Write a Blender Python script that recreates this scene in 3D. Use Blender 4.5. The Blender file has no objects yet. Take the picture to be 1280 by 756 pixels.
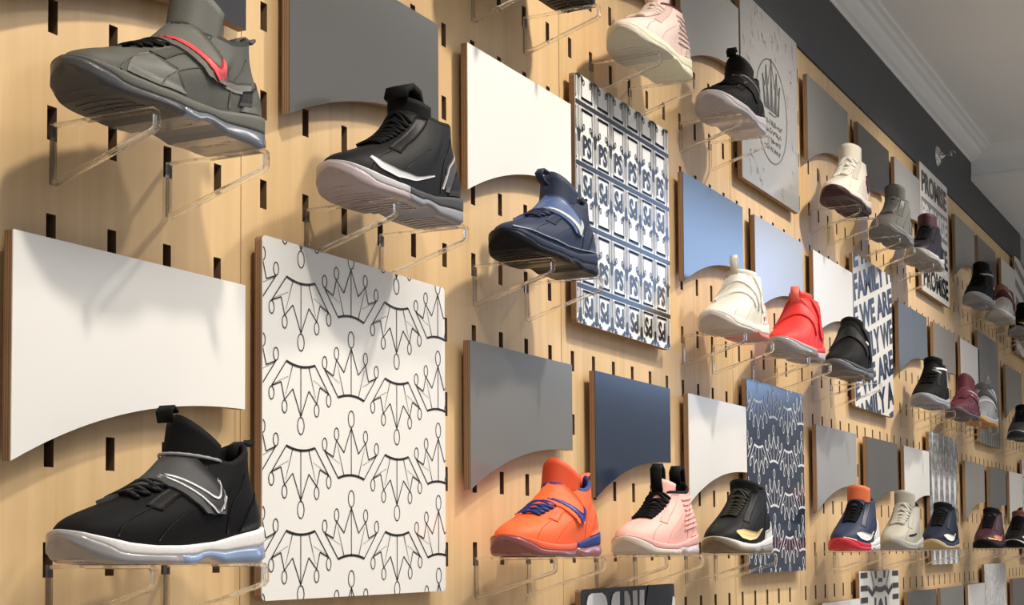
import bpy, bmesh, math, random
import numpy as np
from mathutils import Vector, Matrix
from mathutils.bvhtree import BVHTree

SC = bpy.context.scene
COL = SC.collection
random.seed(4)
# ------------------------------------------------------------------ camera
cam_d = bpy.data.cameras.new('camera'); cam = bpy.data.objects.new('camera', cam_d); COL.objects.link(cam)
SC.camera = cam
cam_d.sensor_width = 36.0; cam_d.lens = 1953.49 / 1280 * 36.0
cam_d.shift_y = (575.64 - 378) / 1280; cam_d.clip_start = .02
_y, _p, _r = 1.1039869, .0556004, -.0068383
_f = Vector((math.sin(_y) * math.cos(_p), math.cos(_y) * math.cos(_p), math.sin(_p)))
_rt = Vector((math.cos(_y), -math.sin(_y), 0)); _u = _rt.cross(_f)
_R = _rt * math.cos(_r) + _u * math.sin(_r); _U = -_rt * math.sin(_r) + _u * math.cos(_r)
cam.matrix_world = Matrix(((_R.x, _U.x, -_f.x, -1.0757), (_R.y, _U.y, -_f.y, -1.01315), (_R.z, _U.z, -_f.z, -.00785), (0, 0, 0, 1)))
# ------------------------------------------------------------------ light
W = bpy.data.worlds.new('world'); SC.world = W; W.use_nodes = True
W.node_tree.nodes['Background'].inputs[0].default_value = (.88, .93, 1, 1)
W.node_tree.nodes['Background'].inputs[1].default_value = .88
SC.view_settings.view_transform = 'Standard'; SC.view_settings.look = 'None'
SC.view_settings.gamma = 1; SC.view_settings.use_curve_mapping = False
SC.view_settings.exposure = -0.42
SPOT_X = (-.15, 1.0, 2.2, 3.4, 4.6, 5.7)
for i, sx in enumerate(SPOT_X):
    ld = bpy.data.lights.new('track_light', 'SPOT'); ld.energy = 82; ld.color = (1, .905, .775)
    ld.spot_size = math.radians(112); ld.spot_blend = 1; ld.shadow_soft_size = .04
    lo = bpy.data.objects.new('track_light', ld); COL.objects.link(lo); lo.location = (sx, -.72, 1.36)
    lo.rotation_euler = (Vector((0, .72, -1.62))).to_track_quat('-Z', 'Y').to_euler()

# unseen area lamps added beyond the low soffit to fill ceiling and wall
for ax in (1.0, 5.0):
    ad = bpy.data.lights.new('added_fill_light', 'AREA'); ad.shape = 'RECTANGLE'; ad.size = 3.4; ad.size_y = .9; ad.energy = 118; ad.color = (1, .96, .90)
    ao = bpy.data.objects.new('added_fill_light', ad); COL.objects.link(ao); ao.location = (ax, -2.1, 2.7)

# ------------------------------------------------------------------ helpers
def link(o, parent=None):
    COL.objects.link(o)
    if parent: o.parent = parent
    return o
def mesh(name, vs, fs, mat, parent=None, smooth=False, loc=None):
    me = bpy.data.meshes.new(name); me.from_pydata([tuple(v) for v in vs], [], [tuple(f) for f in fs]); me.update()
    if mat: me.materials.append(mat)
    if smooth: me.polygons.foreach_set('use_smooth', [True] * len(me.polygons))
    o = bpy.data.objects.new(name, me)
    if loc: o.location = loc
    return link(o, parent)
def bm_obj(name, bm, mat, parent=None, smooth=False, loc=None):
    bmesh.ops.recalc_face_normals(bm, faces=bm.faces[:])
    me = bpy.data.meshes.new(name); bm.to_mesh(me); bm.free(); me.materials.append(mat)
    if smooth: me.polygons.foreach_set('use_smooth', [True] * len(me.polygons))
    o = bpy.data.objects.new(name, me)
    if loc: o.location = loc
    return link(o, parent)
def thing(name, loc, label, cat, group=None):
    o = bpy.data.objects.new(name, None); o.empty_display_size = .05; COL.objects.link(o); o.location = loc
    o['label'] = label; o['category'] = cat
    if group: o['group'] = group
    return o
def box(x0, x1, y0, y1, z0, z1):
    v = [(x0, y0, z0), (x1, y0, z0), (x1, y1, z0), (x0, y1, z0), (x0, y0, z1), (x1, y0, z1), (x1, y1, z1), (x0, y1, z1)]
    f = [(0, 3, 2, 1), (4, 5, 6, 7), (0, 1, 5, 4), (1, 2, 6, 5), (2, 3, 7, 6), (3, 0, 4, 7)]
    return v, f
def prism_xz(poly, y0, y1, bevel=0):
    bm = bmesh.new()
    a = [bm.verts.new((x, y0, z)) for x, z in poly]; b = [bm.verts.new((x, y1, z)) for x, z in poly]
    bm.faces.new(a); bm.faces.new(b[::-1]); n = len(poly)
    for i in range(n): bm.faces.new((a[i], b[i], b[(i + 1) % n], a[(i + 1) % n]))
    bmesh.ops.recalc_face_normals(bm, faces=bm.faces[:])
    if bevel: bmesh.ops.bevel(bm, geom=bm.edges[:], offset=bevel, segments=1, affect='EDGES')
    return bm
# ------------------------------------------------------------------ materials
def mat(name, col, rough=.5, metal=0, spec=.5, bump=0, bscale=300, var=0, vscale=20, coat=0):
    m = bpy.data.materials.new(name); m.use_nodes = True; nt = m.node_tree; N = nt.nodes; B = N['Principled BSDF']
    B.inputs['Base Color'].default_value = (*col, 1); B.inputs['Roughness'].default_value = rough
    B.inputs['Metallic'].default_value = metal; B.inputs['Specular IOR Level'].default_value = spec
    B.inputs['Coat Weight'].default_value = coat; B.inputs['Coat Roughness'].default_value = .15
    tc = N.new('ShaderNodeTexCoord')
    if bump:
        no = N.new('ShaderNodeTexNoise'); no.inputs['Scale'].default_value = bscale; nt.links.new(tc.outputs['Object'], no.inputs['Vector'])
        bp = N.new('ShaderNodeBump'); bp.inputs['Strength'].default_value = bump; bp.inputs['Distance'].default_value = .001
        nt.links.new(no.outputs['Fac'], bp.inputs['Height']); nt.links.new(bp.outputs['Normal'], B.inputs['Normal'])
    if var:
        no = N.new('ShaderNodeTexNoise'); no.inputs['Scale'].default_value = vscale; nt.links.new(tc.outputs['Object'], no.inputs['Vector'])
        mx = N.new('ShaderNodeMix'); mx.data_type = 'RGBA'
        mx.inputs['A'].default_value = (*[c * (1 - var) for c in col], 1); mx.inputs['B'].default_value = (*[min(1, c * (1 + var)) for c in col], 1)
        nt.links.new(no.outputs['Fac'], mx.inputs['Factor']); nt.links.new(mx.outputs['Result'], B.inputs['Base Color'])
    return m
def plywood(name, c0, c1, rough=.45):
    m = bpy.data.materials.new(name); m.use_nodes = True; nt = m.node_tree; N = nt.nodes; B = N['Principled BSDF']; L = nt.links.new
    tc = N.new('ShaderNodeTexCoord'); mp = N.new('ShaderNodeMapping'); mp.inputs['Scale'].default_value = (26, 6, 1.3)
    L(tc.outputs['Object'], mp.inputs['Vector'])
    n1 = N.new('ShaderNodeTexNoise'); n1.inputs['Scale'].default_value = 1.6; n1.inputs['Detail'].default_value = 6; n1.inputs['Distortion'].default_value = .7
    L(mp.outputs['Vector'], n1.inputs['Vector'])
    n2 = N.new('ShaderNodeTexNoise'); n2.inputs['Scale'].default_value = 2.2; n2.inputs['Detail'].default_value = 2; L(tc.outputs['Object'], n2.inputs['Vector'])
    ad = N.new('ShaderNodeMath'); ad.operation = 'ADD'; L(n1.outputs['Fac'], ad.inputs[0]); L(n2.outputs['Fac'], ad.inputs[1])
    rp = N.new('ShaderNodeValToRGB'); rp.color_ramp.elements[0].position = .36; rp.color_ramp.elements[1].position = .64
    hf = N.new('ShaderNodeMath'); hf.operation = 'MULTIPLY'; hf.inputs[1].default_value = .5; L(ad.outputs[0], hf.inputs[0])
    rp.color_ramp.elements[0].color = (*c0, 1); rp.color_ramp.elements[1].color = (*c1, 1); L(hf.outputs[0], rp.inputs['Fac'])
    L(rp.outputs['Color'], B.inputs['Base Color']); B.inputs['Roughness'].default_value = rough
    return m
def edge_ply(name, a, b):
    m = bpy.data.materials.new(name); m.use_nodes = True; nt = m.node_tree; N = nt.nodes; B = N['Principled BSDF']; L = nt.links.new
    tc = N.new('ShaderNodeTexCoord'); w = N.new('ShaderNodeTexWave'); w.bands_direction = 'Y'; w.inputs['Scale'].default_value = 110; w.inputs['Distortion'].default_value = 1
    L(tc.outputs['Object'], w.inputs['Vector']); rp = N.new('ShaderNodeValToRGB'); rp.color_ramp.elements[0].color = (*a, 1); rp.color_ramp.elements[1].color = (*b, 1)
    L(w.outputs['Color'], rp.inputs['Fac']); L(rp.outputs['Color'], B.inputs['Base Color']); B.inputs['Roughness'].default_value = .6
    return m
M = {}
M['ply'] = plywood('birch_plywood', (.60, .405, .20), (.75, .53, .285))
M['edge'] = edge_ply('plywood_edge', (.17, .095, .05), (.33, .20, .11))
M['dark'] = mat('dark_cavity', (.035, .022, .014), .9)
M['slotedge'] = mat('slot_edge', (.16, .09, .045), .7)
M['fascia'] = mat('charcoal_paint', (.040, .044, .050), .55, var=.1)
M['ceil'] = mat('ceiling_paint', (.74, .765, .79), .85, var=.03, vscale=3)
M['floor'] = mat('floor_concrete', (.45, .42, .38), .6, var=.2, vscale=3)
M['room'] = mat('room_paint', (.35, .35, .36), .8)
LAM = dict(rough=.16, spec=.55)
def lam(n, c, rough=.16): return mat('laminate_' + n, c, rough, var=.03, vscale=6, spec=.6)
M['white'] = lam('white', (.80, .79, .76)); M['gray'] = lam('gray', (.175, .175, .17)); M['dgray'] = lam('dark_gray', (.085, .084, .080))
M['lgray'] = lam('light_gray', (.33, .335, .34)); M['navy'] = lam('navy', (.022, .032, .058)); M['black'] = lam('black', (.022, .023, .026))
M['slate'] = lam('slate', (.12, .15, .20)); M['dslate'] = lam('dark_slate', (.07, .09, .13)); M['taupe'] = lam('taupe', (.27, .255, .235))
M['ink'] = mat('black_ink', (.012, .012, .014), .2); M['ink_blue'] = mat('blue_black_ink', (.025, .04, .08), .2)
M['ink_gray'] = mat('gray_ink', (.22, .22, .23), .25); M['ink_pale'] = mat('pale_gray_ink', (.42, .42, .42), .25)
M['ink_white'] = mat('white_ink', (.75, .76, .78), .25); M['ink_mid'] = mat('mid_gray_ink', (.09, .09, .095), .25)
M['chrome'] = mat('brushed_steel', (.6, .6, .6), .25, metal=1)
def acrylic():
    m = bpy.data.materials.new('clear_acrylic'); m.use_nodes = True; nt = m.node_tree; N = nt.nodes; L = nt.links.new
    for n in list(N):
        if n.type == 'BSDF_PRINCIPLED': N.remove(n)
    out = [n for n in N if n.type == 'OUTPUT_MATERIAL'][0]
    g = N.new('ShaderNodeBsdfGlass'); g.inputs['IOR'].default_value = 1.49; g.inputs['Roughness'].default_value = .03; g.inputs['Color'].default_value = (1, 1, 1, 1)
    t = N.new('ShaderNodeBsdfTransparent'); t.inputs['Color'].default_value = (.97, .97, .97, 1)
    mx = N.new('ShaderNodeMixShader'); mx.inputs[0].default_value = .62; L(t.outputs[0], mx.inputs[1]); L(g.outputs[0], mx.inputs[2]); L(mx.outputs[0], out.inputs[0])
    return m
M['acrylic'] = acrylic()
def emis(n, c, s):
    m = bpy.data.materials.new(n); m.use_nodes = True; B = m.node_tree.nodes['Principled BSDF']
    B.inputs['Base Color'].default_value = (0, 0, 0, 1); B.inputs['Emission Color'].default_value = (*c, 1); B.inputs['Emission Strength'].default_value = s
    return m
M['daylight'] = emis('daylit_pane', (.42, .62, 1), 6.0)

# ------------------------------------------------------------------ setting
def struct(o): o['kind'] = 'structure'; return o
wall = struct(bpy.data.objects.new('wall_back', None)); COL.objects.link(wall)
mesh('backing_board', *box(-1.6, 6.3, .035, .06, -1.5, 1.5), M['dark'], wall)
SW, SH = .0125, .032
def sheet(x0, x1, cols):
    """one plywood sheet with real slots cut through it"""
    z0, z1, y0, y1 = -1.5, 1.15, 0, .016
    xs = [x0 + .0009]; zs = [z0]
    for c in cols: xs += [c - SW / 2, c + SW / 2]
    xs.append(x1 - .0009)
    rows = [r * .1 for r in range(-14, 12)]
    for r in rows: zs += [r - SH, r]
    zs.append(z1)
    vs, fs, mi = [], [], []
    nx, nz = len(xs), len(zs)
    for y in (y0, y1):
        for z in zs:
            for x in xs: vs.append((x, y, z))
    def id(k, j, i): return k * nx * nz + j * nx + i
    for j in range(nz - 1):
        for i in range(nx - 1):
            if i % 2 == 1 and j % 2 == 1:      # a slot
                fs += [(id(0, j, i), id(1, j, i), id(1, j + 1, i), id(0, j + 1, i)), (id(0, j, i + 1), id(0, j + 1, i + 1), id(1, j + 1, i + 1), id(1, j, i + 1)),
                       (id(0, j, i), id(0, j, i + 1), id(1, j, i + 1), id(1, j, i)), (id(0, j + 1, i), id(1, j + 1, i), id(1, j + 1, i + 1), id(0, j + 1, i + 1))]
                mi += [1] * 4
            else:
                fs.append((id(0, j, i), id(0, j, i + 1), id(0, j + 1, i + 1), id(0, j + 1, i))); mi.append(0)
    for j in range(nz - 1):
        fs += [(id(0, j, 0), id(0, j + 1, 0), id(1, j + 1, 0), id(1, j, 0)), (id(0, j, nx - 1), id(1, j, nx - 1), id(1, j + 1, nx - 1), id(0, j + 1, nx - 1))]; mi += [0, 0]
    for i in range(nx - 1):
        fs += [(id(0, nz - 1, i), id(0, nz - 1, i + 1), id(1, nz - 1, i + 1), id(1, nz - 1, i))]; mi += [0]
    o = mesh('plywood_sheet', vs, fs, M['ply'], wall); o.data.materials.append(M['slotedge'])
    o.data.polygons.foreach_set('material_index', mi)
P_ = .082
seams = [(-16.5, -6.5, 0), (-6.5, 3.5, 0), (3.5, 13.5, 0), (13.5, 23.5, 0), (23.5, 29, 0), (29, 39, .5), (39, 49, .5), (49, 59, .5), (59, 69, .5), (69, 76, .5)]
for a, b, ph in seams:
    c0 = math.ceil(a + .45 - ph); cols = [(k + ph) * P_ for k in range(c0, int(b) + 2) if a + .3 < k + ph < b - .3]
    sheet(a * P_, b * P_, cols)
struct(mesh('trim_1', *box(-1.6, 5.66, -.004, .03, 1.152, 1.40), M['fascia']))
struct(mesh('wall_end', *box(6.25, 6.35, -1.2, .06, -1.5, 1.5), M['room']))
struct(mesh('wall_upper', *box(5.66, 6.25, -.003, .03, 1.152, 1.40), M['room']))
struct(mesh('ceiling', *box(-1.6, 4.58, -.85, .06, 1.40, 1.46), M['ceil']))
struct(mesh('ceiling_drop', *box(4.58, 6.35, -.85, .06, 1.284, 1.46), M['ceil']))
struct(mesh('floor', *box(-6, 22, -3.2, .06, -1.56, -1.5), M['floor']))
# crown moulding (profile run along the wall) and its return on the dropped ceiling
prof = [(0, 1.350), (-.006, 1.350), (-.010, 1.356), (-.022, 1.360), (-.040, 1.372), (-.046, 1.382), (-.058, 1.384), (-.066, 1.390), (-.078, 1.392), (-.080, 1.400), (0, 1.400)]
vs = [(x, y, z) for x in (-1.6, 4.58) for y, z in prof]; n = len(prof)
struct(mesh('trim_2', vs, [(i, i + n, (i + 1) % n + n, (i + 1) % n) for i in range(n)], M['ceil']))
prof2 = [(0, 1.284), (-.008, 1.284), (-.010, 1.30), (-.004, 1.308), (-.004, 1.356), (-.03, 1.38), (-.05, 1.39), (-.055, 1.40), (0, 1.40)]
vs = [(4.58 + dx, y, z) for y in (-.85, 0) for dx, z in prof2]; n = len(prof2)
struct(mesh('trim_3', vs, [(i, i + n, (i + 1) % n + n, (i + 1) % n) for i in range(n)], M['ceil']))
# far side of the shop: opposite wall with tall shop windows
ow = [(-6, 8.6), (18.6, 22)]
ob = struct(bpy.data.objects.new('wall_opposite', None)); COL.objects.link(ob)
for a, b in ow: mesh('wall_section', *box(a, b, -3.3, -3.2, -1.5, 4.2), M['room'], ob)
mesh('wall_section', *box(8.6, 18.6, -3.3, -3.2, -1.5, 1.23), M['room'], ob)
mesh('wall_section', *box(8.6, 18.6, -3.3, -3.2, 2.8, 4.2), M['room'], ob)
wi = struct(bpy.data.objects.new('window_1', None)); COL.objects.link(wi)
for k in range(5):
    x0 = 8.6 + 2 * k
    mesh('pane', *box(x0 + .04, x0 + 1.96, -3.26, -3.25, 1.27, 2.76), M['daylight'], wi)
    mesh('mullion', *box(x0 - .04, x0 + .04, -3.29, -3.21, 1.23, 2.8), M['fascia'], wi)

# ------------------------------------------------------------------ panels
F, TH = .021, .0105
def clip(bm, w, h):
    for co, no in (((0, 0, 0), (-1, 0, 0)), ((w, 0, 0), (1, 0, 0)), ((0, 0, 0), (0, 0, -1)), ((0, 0, h), (0, 0, 1))):
        bmesh.ops.bisect_plane(bm, geom=bm.verts[:] + bm.edges[:] + bm.faces[:], plane_co=co, plane_no=no, clear_outer=True)
def board(name, x, z, poly, face, label, cat='panel', group=None, bev=0):
    t = thing(name, (x, 0, z), label, cat, group)
    bm_obj('plywood_core', prism_xz(poly, -F + .0012, -F + TH), M['edge'], t)
    bm_obj('laminate_face', prism_xz(poly, -F, -F + .0012), face, t)
    for bx in (.25, .75):      # the pegs it hangs from the slots on
        w = poly_w(poly); mesh('hanging_peg', *box(w * bx - .006, w * bx + .006, -F + TH, 0.001, poly_h(poly) - .05, poly_h(poly) - .02), M['chrome'], t)
    return t
def poly_w(p): return max(a for a, b in p)
def poly_h(p): return max(b for a, b in p)
def arch(w=.335):
    h = .202; pts = [(0, h), (0, 0)]
    for i in range(1, 25):
        u = i / 24; pts.append((w * u, .070 * (1 - (1 - u) ** 2.3)))
    pts.append((w, h)); return pts
def arch_panel(x, row, face, label, w=.335):
    return board('arched_panel', x, .07 + (-.413, 0, .407, .815)[row], arch(w), M[face], label, 'panel')
AP = [ # x, row, face, label, width
 (-.068, 1, 'white', 'large white arched panel at lower left above the black shoe with white midsole', .335),
 (.770, 1, 'gray', 'grey arched panel above the bright orange shoe', .33),
 (1.188, 1, 'navy', 'dark navy arched panel above the pink shoe', .33),
 (1.612, 1, 'white', 'white arched panel above the black shoe with gold swoosh', .333),
 (2.456, 1, 'lgray', 'light grey arched panel above the navy shoe with red toe sole', .362),
 (2.925, 1, 'dgray', 'dark grey arched panel above the beige laced shoe', .34),
 (3.352, 1, 'white', 'small white arched panel left of the grey wavy print board', .345),
 (4.248, 1, 'taupe', 'taupe grey arched panel right of the grey wavy print board', .352),
 (4.697, 1, 'dgray', 'dark grey arched panel above the dark maroon shoe with copper swoosh', .355),
 (5.130, 1, 'white', 'white arched panel at the right edge of the lowest full row', .31),
 (-.068, 2, 'black', 'black panel cut off by the top edge behind the grey shoe with red swoosh', .335),
 (.348, 2, 'dgray', 'large dark grey arched panel above the black and grey padded shoe', .338),
 (.767, 2, 'white', 'white arched panel above the navy blue strapped shoe', .337),
 (1.598, 2, 'dslate', 'blue-grey arched panel above the cream white shoe', .343),
 (2.020, 2, 'lgray', 'pale blue arched panel above the red shoe', .35),
 (2.457, 2, 'white', 'bright white arched panel left of the slanted lettering board', .354),
 (3.313, 2, 'slate', 'slate blue arched panel right of the slanted lettering board', .375),
 (3.785, 2, 'taupe', 'taupe arched panel above the maroon shoe', .34),
 (4.216, 2, 'white', 'small white arched panel left of the stone grey board', .335),
 (5.106, 2, 'taupe', 'taupe arched panel right of the stone grey board', .375),
 (1.190, 3, 'black', 'dark arched panel above the pale pink and yellow shoe', .335),
 (1.598, 3, 'lgray', 'grey arched panel left of the ringed crown emblem board', .335),
 (2.429, 3, 'gray', 'grey arched panel above the cream and maroon shoe', .365),
 (2.892, 3, 'black', 'near-black arched panel high on the wall above the grey felt shoe', .345),
 (3.303, 3, 'lgray', 'pale grey arched panel left of the promise lettering board', .328),
 (4.167, 3, 'gray', 'grey arched panel right of the promise lettering board', .345),
 (4.568, 3, 'black', 'near-black arched panel above the black shoe with grey sole', .37),
 (5.066, 3, 'white', 'white arched panel above the white and brown shoe', .33),
 (2.485, 0, 'white', 'white panel whose top edge just shows left of the geometric print board', .345),
 (3.356, 0, 'dgray', 'dark grey panel cut by the bottom edge right of the geometric print board', .388),
 (3.803, 0, 'gray', 'mid grey panel cut by the bottom edge second right of the geometric print board', .369),
 (4.254, 0, 'white', 'white panel cut by the bottom edge left of the marbled board', .31),
 (5.139, 0, 'dgray', 'dark grey panel in the bottom right corner right of the marbled board', .36),
]
for a in AP: arch_panel(a[0], a[1], a[2], a[3], a[4])

YP = -F - .0005     # print surface
class Print:
    """flat ink shapes lying on a board face, clipped to it"""
    def __init__(s): s.bm = bmesh.new()
    def poly(s, pts):
        try: s.bm.faces.new([s.bm.verts.new((x, YP, z)) for x, z in pts])
        except ValueError: pass
    def line(s, pts, w, w2=None, closed=False):
        P = [Vector(p) for p in pts]
        if closed: P.append(P[0])
        n = len(P); w2 = w if w2 is None else w2; L = []; R = []
        for i, p in enumerate(P):
            if closed: d = P[(i + 1) % (n - 1)] - P[(i - 1) % (n - 1)]
            else: d = P[min(i + 1, n - 1)] - P[max(i - 1, 0)]
            d.normalize(); k = (w + (w2 - w) * i / (n - 1)) / 2; q = Vector((-d.y, d.x)) * k; L.append(p + q); R.append(p - q)
        for i in range(n - 1): s.poly((L[i], L[i + 1], R[i + 1], R[i]))
    def rect(s, x0, x1, z0, z1): s.poly(((x0, z0), (x1, z0), (x1, z1), (x0, z1)))
    def ring(s, cx, cz, rx, rz, w, n=20):
        s.line([(cx + rx * math.cos(2 * math.pi * i / n), cz + rz * math.sin(2 * math.pi * i / n)) for i in range(n)], w, closed=True)
    def disc(s, cx, cz, rx, rz=None, n=14):
        rz = rz or rx; s.poly([(cx + rx * math.cos(2 * math.pi * i / n), cz + rz * math.sin(2 * math.pi * i / n)) for i in range(n)])
    def text(s, body, x, z, w, h, bold=.02, rot=0, shear=0, flip=False, rect=None):
        cu = bpy.data.curves.new('t', 'FONT'); cu.body = body; cu.size = 1; cu.offset = bold; cu.resolution_u = 3; cu.align_x = 'LEFT'
        o = bpy.data.objects.new('t', cu); COL.objects.link(o); bpy.context.view_layer.update()
        me = bpy.data.meshes.new_from_object(o.evaluated_get(bpy.context.evaluated_depsgraph_get()))
        bpy.data.objects.remove(o); b2 = bmesh.new(); b2.from_mesh(me); bpy.data.meshes.remove(me)
        xs = [v.co.x for v in b2.verts]; ys = [v.co.y for v in b2.verts]; x0, x1, y0, y1 = min(xs), max(xs), min(ys), max(ys)
        mp = {}
        for v in b2.verts:
            u = (v.co.x - x0) / (x1 - x0); t = (v.co.y - y0) / (y1 - y0)
            if flip: u, t = 1 - u, 1 - t
            px, pz = u * w + shear * t * h, t * h
            c, si = math.cos(rot), math.sin(rot)
            mp[v.index] = s.bm.verts.new((x + px * c - pz * si, YP, z + px * si + pz * c))
        for f in b2.faces:
            try: s.bm.faces.new([mp[v.index] for v in f.verts])
            except ValueError: pass
        b2.free()
    def done(s, name, m, parent, w, h, pull=0):
        clip(s.bm, w, h)
        for v in s.bm.verts: v.co.y -= pull
        for f in s.bm.faces:
            f.normal_update()
            if f.normal.y > 0: f.normal_flip()
        me = bpy.data.meshes.new(name); s.bm.to_mesh(me); s.bm.free(); me.materials.append(m)
        o = link(bpy.data.objects.new(name, me), parent); o['kind'] = 'stuff'; return o
SQ = lambda w, h: [(0, h), (0, 0), (w, 0), (w, h)]
def print_board(x, z, face, label, w=.402, h=.395):
    r = .006; pts = []
    for cx, cz, a0 in ((r, h - r, 90), (r, r, 180), (w - r, r, 270), (w - r, h - r, 0)):
        for k in range(4): a = math.radians(a0 + 30 * k); pts.append((cx + r * math.cos(a), cz + r * math.sin(a)))
    return board('print_board', x, z, pts, face, label, 'wall art')
def crown(P, cx, cz, W, H, up=1, lw=.0016, ball=.006, thin=None):
    """outlined crown: base arc, zigzag, balls, ribs; up=-1 hangs it upside down"""
    q = lambda u, v: (cx + u * W / 2, cz + up * v * H)
    zig = [(-1, .5), (-.68, .40), (-.56, .72), (-.28, .50), (0, 1), (.28, .50), (.56, .72), (.68, .40), (1, .5)]
    P.line([q(-.5 + .1 * i, .07 * (1 - ((i - 5) / 5) ** 2)) for i in range(11)], lw * 1.9)
    for a, b in zip(zig, zig[1:]): P.line([q(*a), q(*b)], lw)
    P.line([q(-.5, 0), q(-1, .5)], lw); P.line([q(.5, 0), q(1, .5)], lw)
    for u, v in ((-1, .5), (-.56, .72), (0, 1), (.56, .72), (1, .5)):
        big = 1.35 if u == 0 else 1
        P.ring(*(lambda p: (p[0], p[1] + up * ball * 1.25 * big))(q(u, v)), ball * .8 * big, ball * 1.2 * big, lw * .9, 12)
    for u0, u1, v1 in ((-.28, -.52, .62), (0, 0, .98), (.28, .52, .62)): P.line([q(u0, .05), q(u1, v1)], lw * .9, lw * (.9 if u0 == 0 else .35))
    for u0, u1 in ((-.44, -.95), (.44, .95)): P.line([q(u0, .28), q(u1, .46)], lw * .3, lw * .3)
def crown_board(x, z, face, ink, label, lw):
    t = print_board(x, z, face, label); P = Print()
    for i in range(-1, 5):
        for j in range(-2, 5):
            cx = .072 + i * .1037
            if i % 2: crown(P, cx, .324 - j * .0935, .112, .060, 1, lw)
            else: crown(P, cx, .356 - j * .0935, .112, .060, -1, lw)
    P.done('printed_crowns', ink, t, .402, .395); return t
crown_board(.298, -.063, M['white'], M['ink'], 'white board printed with large black outlined crowns, at lower left', .0014)
crown_board(1.949, -.063, M['navy'], M['ink_white'], 'navy board printed with white outlined crowns, behind the gold-swoosh shoe', .0026)
# playing-card style grid of PS tiles
t = print_board(1.121, .341, M['white'], 'white board printed with a black grid of PS keyhole tiles, rows alternately upside down'); P = Print(); G = Print()
cw, chh = .0633, .0965
for r in range(-1, 5):
    z0 = .395 - .205 * .0 - (.058 + chh * r) - chh + chh   # top rule of the row
    z0 = .395 - .046 - chh * r
    P.rect(0, .402, z0 - .0035, z0 + .0035)
    inv = r % 2 == 1
    zb = z0 - chh
    for c in range(-1, 7):
        x0 = .012 + c * cw
        f = (lambda v: zb + chh * (1 - v)) if inv else (lambda v: zb + chh * v)
        G.rect(x0 - .0016, x0 + .0016, zb + .003, zb + chh - .003)
        G.rect(x0 - .0062, x0 - .0045, zb + .012, zb + chh - .006); G.rect(x0 + .0045, x0 + .0062, zb + .012, zb + chh - .006)
        a, b = x0 + .0115, x0 + cw - .0115; lw = .0026
        P.line([(a, f(.60)), (a, f(.90)), (b, f(.90)), (b, f(.60))], lw); P.rect(a - .002, b + .002, min(f(.88), f(.93)), max(f(.88), f(.93)))
        for s_, xx in ((1, a), (-1, b)): P.ring(xx + s_ * .0075, f(.63), .0032, .0045, .002, 8); P.disc(xx + s_ * .0015, f(.58), .0035, .0048)
        P.line([(a, f(.46)), (a, f(.08)), (b, f(.08)), (b, f(.46))], lw * .8); P.rect(a - .002, b + .002, min(f(.06), f(.10)), max(f(.06), f(.10)))
        # spade-like blob on the tile joint
        P.poly([(x0 - .0095, f(.56)), (x0 - .0045, f(.47)), (x0 - .003, f(.36)), (x0 + .003, f(.36)), (x0 + .0045, f(.47)), (x0 + .0095, f(.56)), (x0 + .003, f(.57)), (x0, f(.63)), (x0 - .003, f(.57))])
        h_ = .034; P.text('PS', a + .004, (zb + chh * .15) if not inv else (zb + chh * .85 - h_), b - a - .008, h_, .035, flip=inv)
G.done('printed_joints', M['ink_gray'], t, .402, .395); P.done('printed_tiles', M['ink'], t, .402, .395, .0003)
# ringed crown emblem
t = print_board(1.944, .742, M['lgray'], 'pale grey board with a ringed black crown emblem over a faint leafy print', .404, .393)
t.children[1].data.materials[0] = mat('laminate_pale', (.50, .50, .49), .22)
P = Print(); G = Print(); cx, cz = .205, .185
P.ring(cx, cz, .112, .112, .0028, 48)
crown_pts = [(-.052, .0), (-.060, .062), (-.046, .042), (-.037, .085), (-.024, .05), (0, .108), (.024, .05), (.037, .085), (.046, .042), (.060, .062), (.052, .0), (.02, -.010), (-.02, -.010)]
for a, b in zip(crown_pts, crown_pts[1:]): P.line([(cx + a[0], cz + a[1] + .004), (cx + b[0], cz + b[1] + .004)], .003)
for k in range(-6, 7):
    tgt = (-.060, .062) if k < -4 else (-.037, .085) if k < -1 else (0, .1) if k < 2 else (.037, .085) if k < 5 else (.060, .062)
    P.line([(cx + k * .008, cz + .0), (cx + tgt[0] * .9 + k * .001, cz + tgt[1])], .005, .0012)
for u, v in ((-.060, .066), (-.037, .09), (0, .113), (.037, .09), (.060, .066)): P.disc(cx + u, cz + v, .004)
rr = random.Random(3)
for line_ in range(4):      # hand-lettered lines too small to read in the photograph: plain scribbled strokes
    zz = cz - .026 - line_ * .019; hw = .07 - .004 * line_
    xx = cx - hw
    while xx < cx + hw:
        pts = [(xx + rr.uniform(0, .009), zz + rr.uniform(-.006, .007)) for _ in range(4)]
        P.line(pts, .0032, .0022); xx += .0085
for _ in range(46):
    while True:
        lx, lz = rr.uniform(.01, .39), rr.uniform(.01, .385)
        if (lx - cx) ** 2 + (lz - cz) ** 2 > .125 ** 2: break
    for k in range(5):
        a = rr.uniform(0, 6.28); l = rr.uniform(.008, .017)
        G.line([(lx, lz), (lx + l * .5 * math.cos(a + .4), lz + l * .5 * math.sin(a + .4)), (lx + l * math.cos(a), lz + l * math.sin(a))], .0011, .0028)
G.done('printed_leaves', M['ink_pale'], t, .404, .393); P.done('printed_emblem', M['ink_mid'], t, .404, .393, .0003)
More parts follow.
